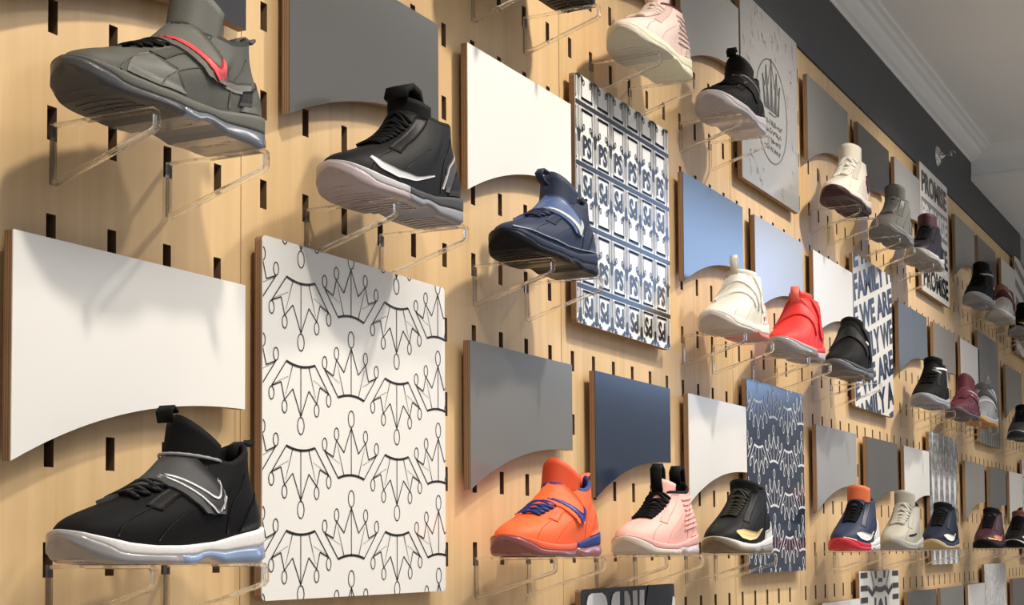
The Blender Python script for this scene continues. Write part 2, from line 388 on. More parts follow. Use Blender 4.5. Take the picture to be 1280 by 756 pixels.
# slanted lettering
t = print_board(2.82, .342, M['white'], 'board of slanted dark blue lettering reading WE ARE FAMILY, behind the black strapped shoe', .414, .393); P = Print()
rot = math.radians(15)
lines = ['E FAMILY', 'FAMILY FI', 'E WE ARE', 'FAMILY WE', 'E WE ARE', 'FAMILY A', 'E WE ARE']
for k in range(7):
    P.text(lines[k], .004, .352 - k * .0850, .435, .068, .05, rot=rot)
P.done('printed_lettering', M['ink_blue'], t, .414, .393)
# promise board
t = print_board(3.637, .757, M['white'], 'white board with PROMISE lettered in rows, high beside the red-brown ceiling fitting', .41, .391)
t['label'] = 'white board lettered PROMISE in four rows, high on the wall under the sprinkler'
t.children[1].data.materials[0] = mat('laminate_cool_white', (.62, .63, .63), .22)
P = Print(); G = Print(); Wt = Print()
P.text('PROMISE', .02, .305, .37, .066, .04); P.text('PROMISE', .02, .016, .37, .066, .04); P.text('PROMISE', .02, .112, .37, .066, .04)
G.rect(.012, .398, .198, .288); Wt.text('PROMISE', .02, .210, .37, .066, .04)
G.done('printed_band', M['ink_gray'], t, .41, .391); P.done('printed_lettering', M['ink'], t, .41, .391, .0003); Wt.done('printed_white_lettering', M['ink_white'], t, .41, .391, .0003)
# big black-and-white lettering, only its top in view
t = print_board(1.127, -.468, M['black'], 'black board with large white letters POW cut off by the bottom edge', .400, .395); P = Print(); G = Print()
P.poly([(.018, .10), (.018, .374), (.024, .384), (.036, .388), (.078, .388), (.092, .382), (.099, .370), (.099, .27), (.090, .255), (.048, .25), (.048, .10)])
P.poly([(.115, .12), (.115, .374), (.121, .384), (.133, .388), (.150, .388), (.146, .10), (.125, .105)]); G.poly([(.170, .388), (.183, .388), (.192, .380), (.196, .368), (.190, .12), (.172, .10)])
G.poly([(.205, .388), (.226, .388), (.236, .12), (.218, .12)]); G.poly([(.236, .388), (.258, .388), (.240, .12), (.228, .12)])
P.line([(.40, .37), (.345, .20)], .022); P.line([(.33, .30), (.25, .1)], .02)
Bk = Print(); Bk.poly([(.275, .395), (.38, .395), (.33, .22), (.18, .18)]); Bk.poly([(.050, .28), (.050, .356), (.056, .362), (.066, .362), (.072, .354), (.072, .28)])
P.done('printed_lettering', M['ink_white'], t, .400, .395, .0006); G.done('printed_grey_lettering', M['ink_pale'], t, .400, .395); Bk.done('printed_slash', M['ink'], t, .4, .395, .0009)
# geometric print
t = print_board(2.827, -.469, M['white'], 'board with a black and white symmetrical geometric print at the bottom edge', .425, .395); P = Print(); G = Print()
for s_ in (-1, 1):
    X = lambda v: .2125 + s_ * v
    for k, zz in enumerate((.385, .352, .322)): P.poly([(X(.135), zz - .007), (X(.205), zz - .007), (X(.205), zz + .007), (X(.135), zz + .007)])
    P.line([(X(.13), .352), (X(.09), .335), (X(.05), .35), (X(.02), .345), (X(0), .345)], .014)
    G.line([(X(.12), .30), (X(.11), .25), (X(.12), .20), (X(.06), .17), (X(.03), .19)], .012)
    P.line([(X(.055), .325), (X(.068), .27), (X(.06), .22), (X(.035), .18)], .018)
    G.line([(X(.10), .395), (X(.07), .36), (X(.09), .33)], .01); P.line([(X(.05), .395), (X(.045), .375)], .02)
    for k in range(5): P.disc(X(.03 + .035 * k), .15 - .012 * (k % 2), .011)
    for k in range(5): P.disc(X(.03 + .035 * k), .105 - .012 * (k % 2), .009); G.disc(X(.045 + .035 * k), .06, .012)
P.rect(.19, .235, .365, .375); G.disc(.2125, .265, .042, .055, 20); P.disc(.2125, .262, .024, .062, 16); P.rect(.206, .219, .15, .21); P.disc(.2125, .16, .02, .01)
G.done('printed_grey_shapes', M['ink_gray'], t, .425, .395); P.done('printed_black_shapes', M['ink'], t, .425, .395, .0003)
# wavy grey print, stone board, marbled board, striped board: procedural prints
def wave_mat(name, stops, scale, dist, rot=(0, 0, 0), detail=2, dir_='Z', sc=(1, 1, 1)):
    m = bpy.data.materials.new(name); m.use_nodes = True; nt = m.node_tree; N = nt.nodes; L = nt.links.new; B = N['Principled BSDF']
    tc = N.new('ShaderNodeTexCoord'); mp = N.new('ShaderNodeMapping'); mp.inputs['Rotation'].default_value = rot; mp.inputs['Scale'].default_value = sc
    L(tc.outputs['Object'], mp.inputs['Vector'])
    w = N.new('ShaderNodeTexWave'); w.bands_direction = dir_; w.inputs['Scale'].default_value = scale; w.inputs['Distortion'].default_value = dist; w.inputs['Detail'].default_value = detail
    w.inputs['Detail Scale'].default_value = 2.2
    L(mp.outputs['Vector'], w.inputs['Vector']); rp = N.new('ShaderNodeValToRGB'); cr = rp.color_ramp
    cr.elements[0].position = stops[0][0]; cr.elements[0].color = (*stops[0][1], 1); cr.elements[1].position = stops[-1][0]; cr.elements[1].color = (*stops[-1][1], 1)
    for p, c in stops[1:-1]: e = cr.elements.new(p); e.color = (*c, 1)
    L(w.outputs['Fac'], rp.inputs['Fac']); L(rp.outputs['Color'], B.inputs['Base Color']); B.inputs['Roughness'].default_value = .22
    return m
g_ = lambda v: (v, v, v)
t = print_board(3.685, -.068, wave_mat('wavy_print', [(0, g_(.17)), (.35, g_(.28)), (.7, g_(.22)), (1, g_(.34))], 9, 6), 'board with a mottled grey wavy tie-dye print, behind the navy shoe with tan sole', .425, .402)
P = Print(); G = Print()
for k in range(5):
    x_ = .045 + k * .083
    P.poly([(x_ - .02, .245), (x_ - .014, .285), (x_, .262), (x_ + .014, .285), (x_ + .02, .245), (x_ + .012, .205), (x_, .175), (x_ - .012, .205)])
    P.poly([(x_ - .022, .0), (x_, .075), (x_ + .022, .0)]); P.poly([(x_ - .008, .402), (x_ + .008, .402), (x_, .345)])
    G.ring(x_ + .04, .33, .028, .04, .006, 16); G.ring(x_ + .04, .13, .03, .045, .006, 16)
P.done('printed_white_flames', M['ink_white'], t, .425, .402); G.done('printed_rings', mat('dim_ink', g_(.13), .3), t, .425, .402)
t = print_board(4.53, .348, mat('stone_print', (.17, .175, .17), .3, var=.45, vscale=14), 'stone grey board with a white pointed arch print, behind the grey shoe', .415, .395)
P = Print(); P.line([(.15, .19), (.165, .235), (.19, .25), (.215, .235), (.23, .19)], .009); P.poly([(.16, .07), (.19, .20), (.24, .07)]); P.line([(.19, .215), (.21, .05)], .01)
P.done('printed_arch', M['ink_white'], t, .415, .395)
P = Print(); [P.line([(.05 + .05 * k, 0), (.06 + .05 * k, .05 + .02 * (k % 3))], .012, .003) for k in range(8)]
P.done('printed_streaks', M['ink_mid'], t, .415, .395)
print_board(4.56, -.472, wave_mat('marble_print', [(0, g_(.78)), (.5, g_(.62)), (.8, g_(.5)), (1, g_(.72))], 5, 14, rot=(0, .6, 0), detail=4), 'white marbled board at the bottom edge near the right corner', .44, .395)
t = print_board(5.39, .757, M['white'], 'grey and white striped board at the right edge, high on the wall', .41, .391)
P = Print(); [P.line([(-.02, .43 - .07 * k), (.43, .35 - .07 * k)], .032) for k in range(7)]; P.done('printed_stripes', M['ink_gray'], t, .41, .391)
t = print_board(5.45, -.063, M['white'], 'white board cut off by the right edge in the lowest full row', .402, .395)
P = Print(); [crown(P, .03 + .12 * i, .02 + .1 * j, .1, .07, 1, .002) for i in range(4) for j in range(4)]; P.done('printed_crowns', M['ink_gray'], t, .402, .395)

# ------------------------------------------------------------------ brackets
def bracket(x, z, label, L=.124):
    """flat acrylic loop: strip in the slot, level top bar, short front, sloping lower bar"""
    hw = .0032; outer = [(.012, .012), (-.003, .012), (-.003, .0), (-L + .003, .0), (-L + .003, .004), (-L, .004), (-L, -.017), (-L + .004, -.021), (-.004, -.054), (.0, -.054), (.001, -.004), (.012, -.004)]
    inner = [(-.005, -.005), (-L + .006, -.0045), (-L + .006, -.0145), (-.006, -.046)]
    t = thing('acrylic_bracket', (x, 0, z), label, 'bracket', 'clear acrylic shoe brackets')
    def bar(name, p, q, th, wd=hw):
        (y0, z0), (y1, z1) = p, q; d = Vector((y1 - y0, z1 - z0)).normalized(); nn = Vector((-d.y, d.x)) * th / 2
        c = [(y0 + nn.x, z0 + nn.y), (y1 + nn.x, z1 + nn.y), (y1 - nn.x, z1 - nn.y), (y0 - nn.x, z0 - nn.y)]
        bm.faces.new([bm.verts.new((-wd, a, b)) for a, b in c])
    bm = bmesh.new()
    # one ring-shaped body: outer and inner loops bridged
    O = [(0, 0), (-L + .004, 0), (-L, -.004), (-L, -.018), (-L + .004, -.0225), (-.004, -.058), (0, -.056)]
    I = [(-.0042, -.0038), (-L + .0065, -.0038), (-L + .0045, -.0058), (-L + .0045, -.0165), (-L + .0065, -.0188), (-.0060, -.0525), (-.0042, -.0515)]
    vv = {}
    for s_ in (-1, 1):
        for k, (loop, nm) in enumerate(((O, 'o'), (I, 'i'))):
            for i, (a, b) in enumerate(loop): vv[(s_, nm, i)] = bm.verts.new((s_ * hw, a, b))
    n = len(O)
    for i in range(n):
        j = (i + 1) % n
        for s_ in (-1, 1): bm.faces.new((vv[(s_, 'o', i)], vv[(s_, 'o', j)], vv[(s_, 'i', j)], vv[(s_, 'i', i)]))
        bm.faces.new((vv[(-1, 'o', i)], vv[(1, 'o', i)], vv[(1, 'o', j)], vv[(-1, 'o', j)])); bm.faces.new((vv[(-1, 'i', i)], vv[(-1, 'i', j)], vv[(1, 'i', j)], vv[(1, 'i', i)]))
    bmesh.ops.recalc_face_normals(bm, faces=bm.faces[:]); bmesh.ops.bevel(bm, geom=bm.edges[:], offset=.0006, segments=1, affect='EDGES')
    bm_obj('loop_arm', bm, M['acrylic'], t)
    mesh('slot_hook', *box(-hw, hw, -.0005, .026, -.012, -.001), M['acrylic'], t)
    return t

# ------------------------------------------------------------------ shoes
XT = [0, .004, .012, .025, .045, .07, .10, .13, .16, .19, .22, .25, .27, .285, .295, .300]
WT = [0, .014, .025, .034, .0415, .0465, .049, .0465, .0425, .039, .0375, .037, .035, .029, .018, 0]
def wid(x): return float(np.interp(x, XT, WT))
def ztop(x, k=1): return float(np.interp(x, [0, .02, .05, .08, .13, .19, .24, .30], [.031, .025, .019, .0165, .0165, .020, .028, .036])) * k
def zbot(x): return float(np.interp(x, [0, .006, .016, .04, .06, .150, .166, .186, .200, .27, .292, .30], [.020, .012, .006, .001, 0, 0, .005, .005, 0, 0, .003, .008]))
N_ = 34
def ring_xy(scale=1, cap=0):
    """outline pairs: near side (-y) toe to heel then far side back"""
    xs = [.15 * (1 - math.cos(math.pi * i / N_)) for i in range(N_ + 1)]
    return xs
def bez(a, b, c, d, t): s = 1 - t; return a * s ** 3 + b * 3 * s * s * t + c * 3 * s * t * t + d * t ** 3
SHOE_MATS = {}
def smat(c, rough=.6, bump=.25, bs=500, **k):
    k.setdefault('spec', .28 if max(c) > .03 else .10)
    key = (tuple(c), rough, bump, bs, tuple(k.items()))
    if key not in SHOE_MATS: SHOE_MATS[key] = mat('shoe_material', c, rough, bump=bump, bscale=bs, **k)
    return SHOE_MATS[key]
def grid_faces(nu, nv, base=0, close=False):
    f = []
    for i in range(nu if close else nu - 1):
        for j in range(nv - 1):
            a = base + i * nv + j; b = base + ((i + 1) % nu) * nv + j; f.append((a, b, b + 1, a + 1))
    return f
def make_shoe(x, z, label, S, name='basketball_shoe', y=-.083):
    g = lambda k, d: S.get(k, d)
    t = thing(name, (x + .010, y, z), label, 'shoe'); t.scale = (.88, .90, .98)
    hi_ = g('front', (0, .1))[1] > .11
    of, ob_, dip = g('front', (.160, .100)), g('back', (.284, .114)), g('dip', .092)
    hw = g('open_w', .033)
    tk = g('sole_k', 1.0)
    V = []; NV = 13; NU = 2 * N_
    th = [math.pi * i / N_ for i in range(N_ + 1)] + [-math.pi * i / N_ for i in range(N_ - 1, 0, -1)]
    xc, rx = (of[0] + ob_[0]) / 2, (ob_[0] - of[0]) / 2
    rings = []
    for a in th:
        s = 1 if a >= 0 else -1; aa = abs(a); sx = .15 * (1 - math.cos(aa)); sy = -s * wid(sx) * .95
        Sx = .003 + sx * .98; Sv = Vector((Sx, sy, ztop(sx, tk) - .002))
        c = math.cos(aa); zf = of[1] if c > 0 else ob_[1]
        O = Vector((xc - rx * c, -s * hw * math.sin(aa), dip + (zf - dip) * abs(c) ** 1.5))
        P1 = Sv + Vector((0, -s * .004 * math.sin(aa), g('toe_h', .018 if hi_ else .020) + .016 * math.sin(aa)))
        if c > 0: P2 = O + Vector((-g('vamp', .036 if hi_ else .042) * c ** .8, -s * .010 * math.sin(aa), -.040 - (g('pd', .078 if hi_ else .050) - .040) * c * c))
        else: P2 = O + Vector((.007 * c, -s * .004 * math.sin(aa), -.035))
        if c < -.3: P1.x += .003 * -c
        rings.append([bez(Sv, P1, P2, O, j / (NV - 1)) for j in range(NV)])
    V = [p for r in rings for p in r]; Fc = grid_faces(NU, NV, 0, True)
    um = S['upper']
    mesh('upper', V, Fc, um, t, True)
    # ray proxy: upper plus a cap over the opening
    pv = V + [Vector((xc - .01, 0, max(of[1], dip) + .012))]; pf = Fc + [(i * NV + NV - 1, ((i + 1) % NU) * NV + NV - 1, len(V)) for i in range(NU)]
    bvh = BVHTree.FromPolygons(pv, pf)
    # lining rolled over the collar
    LV = []
    for r in rings:
        O = r[-1]; c = Vector((xc, 0, O.z)); d = (c - O); dl = d.length; d.normalize(); R_ = .0045
        pr = [(0, 0), (.0005, .003), (.003, .0052), (.006, .004), (.008, 0), (.009, -.03), (.012, -.06)]
        for a_, b_ in pr: LV.append(O + d * min(a_, dl * .6) + Vector((0, 0, b_)))
    nlv = len(LV); lf = grid_faces(NU, 7, 0, True); lf.append([i * 7 + 6 for i in range(NU)][::-1])
    mesh('lining', LV, lf, g('lining', um), t, True)
    # soles
    zmid = g('mid_f', .5)
    xs = ring_xy()
    lob = g('lobes', 0)
    def lobef(x):
        if not lob or x < .10: return 0
        return abs(math.sin((x - .10) / .20 * math.pi * lob)) ** .5
    def sole(nm, f0, f1, m, x0=-1, x1=2, bottom=False, bulge=.0015, inset=0):
        idx = [i for i, xx in enumerate(xs) if x0 - 1e-6 <= xx <= x1 + 1e-6]
        vs = []; K = 5
        for i in idx:
            xx = xs[i]; zb, zt = zbot(xx), ztop(xx, tk)
            lb = lobef(xx) * (bottom * 1)
            for s in (-1, 1):
                w = wid(xx)
                for k in range(K):
                    u = k / (K - 1); tw = max(0, 1 - xx / .040) ** .7 * g('toe_wrap', .85); F0 = f0 + (1 - f0) * tw * (0 if bottom else 1) if f0 > 0 else f0; F1 = f1 + (1 - f1) * tw; fz = F0 + (F1 - F0) * u; zz = zb + (zt - zb) * fz - (.0015 * lb if k < 2 else 0)
                    ww = w * (1.0 + .015 * math.sin(math.pi * u)) + bulge + .0018 * lb * math.sin(math.pi * min(1, u + .2)) - inset
                    if bottom and k == 0: ww *= .93
                    if xx < 1e-6 or xx > .2999: ww = 0
                    dx = -.002 if xx < .02 else (.002 if xx > .28 else 0)
                    vs.append((xx + dx * (1 if not (bottom and k == 0) else -1.5), s * ww, zz))
        fs = []; n = len(idx)
        for i in range(n - 1):
            for q, s in enumerate((-1, 1)):
                for k in range(K - 1):
                    a = (i * 2 + q) * K + k; b = ((i + 1) * 2 + q) * K + k
                    fs.append((a, b, b + 1, a + 1) if s < 0 else (a, a + 1, b + 1, b))
            a, b = i * 2 * K, (i + 1) * 2 * K
            fs.append((a, a + K, b + K, b)); fs.append((a + K - 1, b + K - 1, b + 2 * K - 1, a + 2 * K - 1))
        if x0 > 0: fs.append([k for k in range(K)] + [K + k for k in range(K - 1, -1, -1)])
        if x1 < .3: q = (n - 1) * 2 * K; fs.append([q + k for k in range(K)][::-1] + [q + K + k for k in range(K)])
        o = mesh(nm, vs, fs, m, t, False)
        bm = bmesh.new(); bm.from_mesh(o.data); bmesh.ops.remove_doubles(bm, verts=bm.verts[:], dist=1e-5); bmesh.ops.recalc_face_normals(bm, faces=bm.faces[:])
        bm.to_mesh(o.data); bm.free(); o.data.polygons.foreach_set('use_smooth', [len(p.vertices) == 4 and abs(p.normal.z) < .8 for p in o.data.polygons])
        return o
    osm = g('outsole', smat((.2, .2, .2), .4)); split = xs[g('split', 16)]
    if g('outsole2', None):
        sole('outsole', 0, zmid, osm, -1, split, True); sole('air_unit', 0, zmid, g('outsole2', None), split, 2, True)
    else: sole('outsole', 0, zmid, osm, -1, 2, True)
    mm = g('midsole', um)
    if g('midsole2', None):
        sole('midsole', zmid, 1, mm, -1, split); sole('heel_midsole', zmid, 1, g('midsole2', None), split, 2)
    else: sole('midsole', zmid, 1, mm)
    if g('tread', True):
        tm = g('tread_mat', osm); tv, tf = [], []
        for k in range(22):
            xx = .02 + k * .0125
            if .15 < xx < .2: continue
            w = wid(xx) * .72; zb = zbot(xx) - .0008
            for s in (-1, 1):
                b = len(tv)
                v_, f_ = box(0, 1, 0, 1, 0, 1)
                for (a_, b_, c_) in v_: tv.append((xx + (.005 * b_ if True else 0) + a_ * .005, s * (.002 + (w - .002) * b_), zb + c_ * .002))
                tf += [[i + b for i in q] for q in f_]
        mesh('tread', tv, tf, tm, t)['kind'] = 'stuff'
    def hit_side(px, pz):
        h = bvh.ray_cast(Vector((px, -.2, pz)), Vector((0, 1, 0)))
        if h[0] is None: h = bvh.find_nearest(Vector((px, -.05, pz)))
        nrm = h[1]; nrm = nrm if nrm.y < 0 else -nrm
        return h[0], nrm
    def shell(nm, G, m, off, parent=t):
        nu, nv = len(G), len(G[0]); vs = [p + n_ * off for row in G for p, n_ in row]; fs = grid_faces(nu, nv)
        base = [p - n_ * .001 for row in G for p, n_ in row]; B = len(vs); vs += base
        def e(a, b): fs.append((a, b, b + B, a + B))
        for i in range(nu - 1): e(i * nv, (i + 1) * nv); e((i + 1) * nv + nv - 1, i * nv + nv - 1)
        for j in range(nv - 1): e(j + 1, j); e((nu - 1) * nv + j, (nu - 1) * nv + j + 1)
        o = mesh(nm, vs, fs, m, parent, False); o.data.polygons.foreach_set('use_smooth', [i < (nu - 1) * (nv - 1) for i in range(len(fs))]); return o
    def lerp_path(P, n):
        d = [0]
        for a, b in zip(P, P[1:]): d.append(d[-1] + math.hypot(b[0] - a[0], b[1] - a[1]))
        out = []
        for i in range(n):
            s_ = d[-1] * i / (n - 1); out.append((float(np.interp(s_, d, [p[0] for p in P])), float(np.interp(s_, d, [p[1] for p in P]))))
        return out
    def patch(nm, lo, hi, m, off=.0014, n=14, k=5, parent=t):
        A, B_ = lerp_path(lo, n), lerp_path(hi, n); G = []
        for a, b in zip(A, B_): G.append([hit_side(a[0] + (b[0] - a[0]) * j / (k - 1), a[1] + (b[1] - a[1]) * j / (k - 1)) for j in range(k)])
        return shell(nm, G, m, off, parent)
    def surf(a, tt):
        i_ = max(0, min(N_ - 1e-4, a / 180 * N_)); j_ = max(0, min(NV - 1.0001, tt * (NV - 1))); i0, j0 = int(i_), int(j_); u, v = i_ - i0, j_ - j0
        return (rings[i0][j0] * (1 - u) + rings[i0 + 1][j0] * u) * (1 - v) + (rings[i0][j0 + 1] * (1 - u) + rings[i0 + 1][j0 + 1] * u) * v
    def ppatch(nm, lo, hi, m, off=.0013, n=16, k=5):
        def path(P, n):
            return [(float(np.interp(i / (n - 1) * (len(P) - 1), range(len(P)), [p[0] for p in P])), float(np.interp(i / (n - 1) * (len(P) - 1), range(len(P)), [p[1] for p in P]))) for i in range(n)]
        A_, B_ = path(lo, n), path(hi, n); G = []
        for (a0, t0), (a1, t1) in zip(A_, B_):
            row = []
            for j in range(k):
                a = a0 + (a1 - a0) * j / (k - 1); tt = t0 + (t1 - t0) * j / (k - 1); p = surf(a, tt)
                nn = (surf(a + 3, tt) - surf(a - 3, tt)).cross(surf(a, min(1, tt + .06)) - surf(a, tt - .06))
                nn = -nn if nn.y > 0 else nn
                row.append((p, nn.normalized()))
            G.append(row)
        return shell(nm, G, m, off)
    for q in g('pp', []): ppatch(*q)
    for q in g('patches', []): patch(q[0], q[1], q[2], q[3], q[4] if len(q) > 4 else .0014)
    tr = g('trim', None)
    if tr is None:
        c0 = S['upper'].node_tree.nodes['Principled BSDF'].inputs['Base Color'].default_value
        tr = smat(tuple(min(.8, v * .82 + .002) for v in c0[:3]), .45)
    if g('trims', True):
        fx, fz = of
        if S.get('laces'): ppatch('eyestay', [(54, .42), (52, .60), (56, .80), (62, .99)], [(38, .48), (35, .62), (36, .80), (40, .99)], tr, .0014)
        ppatch('heel_counter', [(124, .04), (142, .04), (168, .04)], [(134, .34), (148, .48), (170, .60)], tr, .0016)
        sd = g('seam', tr)
        for a_ in ([(78, .62), (69, .35), (64, .06)], [(44, .50), (40, .28), (40, .05)], [(120, .85), (110, .5), (114, .06)]):
            ppatch('seam', a_, [(u + 1.3, v) for u, v in a_], sd, .0010, 10, 2)
    # straps
    sobj = t
    for (xa, xb, wd, p0, p1, m, off) in g('straps', []):
        G = []; n = 22
        for i in range(n):
            s_ = i / (n - 1); phi = math.radians(p0 + (p1 - p0) * s_); xm = xa + (xb - xa) * s_ ** 1.0; row = []
            wd_ = wd * (1 if s_ < .9 else 1 - .35 * (s_ - .9) / .1)
            for j in range(6):
                px = xm + wd_ * (j / 5 - .5); o_ = Vector((px, 0, .045)); d_ = Vector((.15 * 0, -math.sin(phi), math.cos(phi)))
                slope = (j / 5 - .5) * g('strap_rise', .0)
                h = bvh.ray_cast(o_ + d_ * .3, -d_)
                if h[0] is None: row.append((o_ + d_ * .04, d_)); continue
                nn = h[1] if h[1].dot(d_) > 0 else -h[1]
                row.append((h[0], nn))
            G.append(row)
        strap = shell('strap', G, m, off); sobj = strap
        g2 = BVHTree.FromPolygons([v.co for v in strap.data.vertices], [tuple(p.vertices) for p in strap.data.polygons])
        base_bvh = bvh
        def hit_side(px, pz, b1=g2, b0=base_bvh):
            a1 = b1.ray_cast(Vector((px, -.2, pz)), Vector((0, 1, 0))); a0 = b0.ray_cast(Vector((px, -.2, pz)), Vector((0, 1, 0)))
            h = a1 if a1[0] is not None and (a0[0] is None or a1[0].y < a0[0].y) else a0
            if h[0] is None: h = b0.find_nearest(Vector((px, -.05, pz)))
            nrm = h[1]; nrm = nrm if nrm.y < 0 else -nrm
            return h[0], nrm
    # swoosh mark: (x, z, width, height, rotation deg, material, outline?, mirror)
    LO = [(0, 1), (.3, .60), (.6, .22), (.8, .03), (.9, .0), (.965, .12), (1, .4), (.98, .80)]
    HI = [(0, 1), (.3, .78), (.55, .54), (.72, .38), (.82, .34), (.88, .38), (.92, .50), (.98, .80)]
    LENS = ([(0, .45), (.12, .12), (.35, 0), (.6, .08), (1, .62)], [(0, .50), (.15, .80), (.4, .95), (.7, .82), (1, .66)])
    for sw in g('swoosh', []):
        sx, sz, w_, h_, rot_, m_, outl, mir = sw; c_, s_ = math.cos(math.radians(rot_)), math.sin(math.radians(rot_))
        def T(p):
            u, v = p
            return (sx + u * w_ * c_ - v * h_ * s_, sz + u * w_ * s_ + v * h_ * c_)
        if mir:
            th_ = h_ / .02; ppatch('swoosh', [(34, .20), (46, .11), (62, .08), (80, .11), (102, .25)], [(34, .24), (45, .11 + .20 * th_), (62, .08 + .20 * th_), (80, .11 + .13 * th_), (102, .27)], m_, .0014, 22, 4); continue
        lo = [T(p) for p in (LENS[0] if mir else LO)]; hi = [T(p) for p in (LENS[1] if mir else HI)]
        if outl:
            mid = lambda A, B_, f: [(a[0] + (b[0] - a[0]) * f, a[1] + (b[1] - a[1]) * f) for a, b in zip(A, B_)]
            offp = lambda A, d: [(a[0], a[1] + d) for a in A]
            patch('swoosh_outline', lo, offp(lo, .0022), m_, .0012, 24, 2); patch('swoosh_outline', hi, offp(hi, .0022), m_, .0012, 24, 2)
            patch('swoosh_edge', [T((.97, .12)), T((1.0, .4)), T((.985, .80))], [(a + .002, b) for a, b in [T((.97, .12)), T((1.0, .4)), T((.985, .80))]], m_, .0012, 8, 2)
        else: patch('swoosh', lo, hi, m_, .0012, 20, 4)
    # tongue: curved flap standing in the throat
    tip = g('tongue_z', .137)
    if tip:
        tx, trx, tr_y = g('tongue_x', .192), g('tongue_rx', .040), g('tongue_ry', .030); lean = g('lean', .22); dropz = g('tongue_drop', .030)
        nu, nv = 17, 9; outer, inner = [], []
        for i in range(nu):
            ph = math.radians(-88 + 176 * i / (nu - 1))
            for j in range(nv):
                zt = tip - dropz * (1 - math.cos(ph)) ** .8; z0 = of[1] - .03; zz = z0 + (zt - z0) * j / (nv - 1)
                bl = 1 - .06 * math.sin(math.pi * j / (nv - 1)); fl = g('tongue_flare', 0) * (j / (nv - 1)) ** 3
                X_ = tx + (zz - of[1]) * lean - fl
                outer.append(Vector((X_ - trx * bl * math.cos(ph), tr_y * math.sin(ph), zz))); inner.append(Vector((X_ - (trx * bl - .006) * math.cos(ph), (tr_y - .005) * math.sin(ph), zz - (.002 if j == nv - 1 else 0))))
        vs = outer + inner; B = len(outer); fs = grid_faces(nu, nv) + [tuple(reversed([i + B for i in f])) for f in grid_faces(nu, nv)]
        for i in range(nu - 1): a = i * nv + nv - 1; b = a + nv; fs.append((a, b, b + B, a + B))
        for j in range(nv - 1):
            fs.append((j, j + 1, j + 1 + B, j + B)); a = (nu - 1) * nv + j; fs.append((a + 1, a, a + B, a + 1 + B))
        mesh('tongue', vs, fs, g('tongue', um), t, True)
    if g('cord', None) and tip:
        pts = []
        for i in range(25):
            ph = math.radians(-90 + 180 * i / 24); pts.append((tx - (trx + .0015) * math.cos(ph) - .001, (tr_y + .0015) * math.sin(ph), of[1] + .003 - .006 * (1 - math.cos(ph))))
        vs, fs = [], []
        for i, p in enumerate(pts):
            for k in range(6): an = math.pi / 3 * k; vs.append((p[0] + .0014 * math.cos(an) * (1 + .3 * (i % 2)), p[1], p[2] + .0014 * math.sin(an) * (1 + .3 * (i % 2))))
        fs = [(i * 6 + k, i * 6 + (k + 1) % 6, i * 6 + 6 + (k + 1) % 6, i * 6 + 6 + k) for i in range(24) for k in range(6)]
        mesh('collar_cord', vs, fs, g('cord', None), t, True)
    # ribbons (pull loops and heel tab)
    def ribbon(nm, pts, wy, thk, m, parent=t):
        vs, fs = [], []; P = [Vector(p) for p in pts]
        for i, p in enumerate(P):
            d = (P[min(i + 1, len(P) - 1)] - P[max(i - 1, 0)]).normalized(); nn = Vector((-d.z, 0, d.x)) * thk / 2
            for s, q in ((-1, 1), (1, 1), (1, -1), (-1, -1)): vs.append(p + Vector((0, s * wy / 2, 0)) + nn * q)
        for i in range(len(P) - 1):
            for k in range(4): a = i * 4 + k; b = i * 4 + (k + 1) % 4; fs.append((a, b, b + 4, a + 4))
        fs += [(3, 2, 1, 0), tuple(len(vs) - 4 + k for k in range(4))]
        return mesh(nm, vs, fs, m, parent, True)
    for nm, pts, wy, thk, m in g('ribbons', []): ribbon(nm, [(a, g('ribbon_y', 0), b) for a, b in pts], wy, thk, m)
    # laces
    lm = g('laces', None)
    if lm:
        def top(px, py):
            h = bvh.ray_cast(Vector((px, py, .3)), Vector((0, 0, -1)))
            return (h[0].z if h[0] else .06) + .0022
        def tube(pts, r, m, nm='lace'):
            vs, fs = [], []; n = len(pts); K = 6; P = [Vector(p) for p in pts]
            for i, p in enumerate(P):
                d = (P[min(i + 1, n - 1)] - P[max(i - 1, 0)]).normalized(); a = d.cross(Vector((0, 0, 1))); a.normalize(); b = a.cross(d)
                for k in range(K): an = 2 * math.pi * k / K; vs.append(p + a * r * math.cos(an) * g('lace_flat', 1.3) + b * r * math.sin(an))
            for i in range(n - 1):
                for k in range(K): q = i * K + k; q2 = i * K + (k + 1) % K; fs.append((q, q2, q2 + K, q + K))
            fs += [tuple(range(K - 1, -1, -1)), tuple((n - 1) * K + k for k in range(K))]
            mesh(nm, vs, fs, m, t, True)
        x0, x1, nl, lw = g('lace_x', (.088, .132, 4, .024))
        for k in range(nl):
            for s in (-1, 1):
                xa = x0 + (x1 - x0) * k / (nl - 1); dx = (x1 - x0) / (nl - 1) * .9; hwy = lw * (.8 + .2 * k / nl); pts = []
                for i in range(9):
                    u = i / 8; py = s * hwy * (1 - 2 * u) * (-1); px = xa + dx * u
                    pts.append((px, py, top(px, py) + .0015 * math.sin(math.pi * u)))
                tube(pts, g('lace_r', .0022), lm)
        ey, ef = [], []
    return t

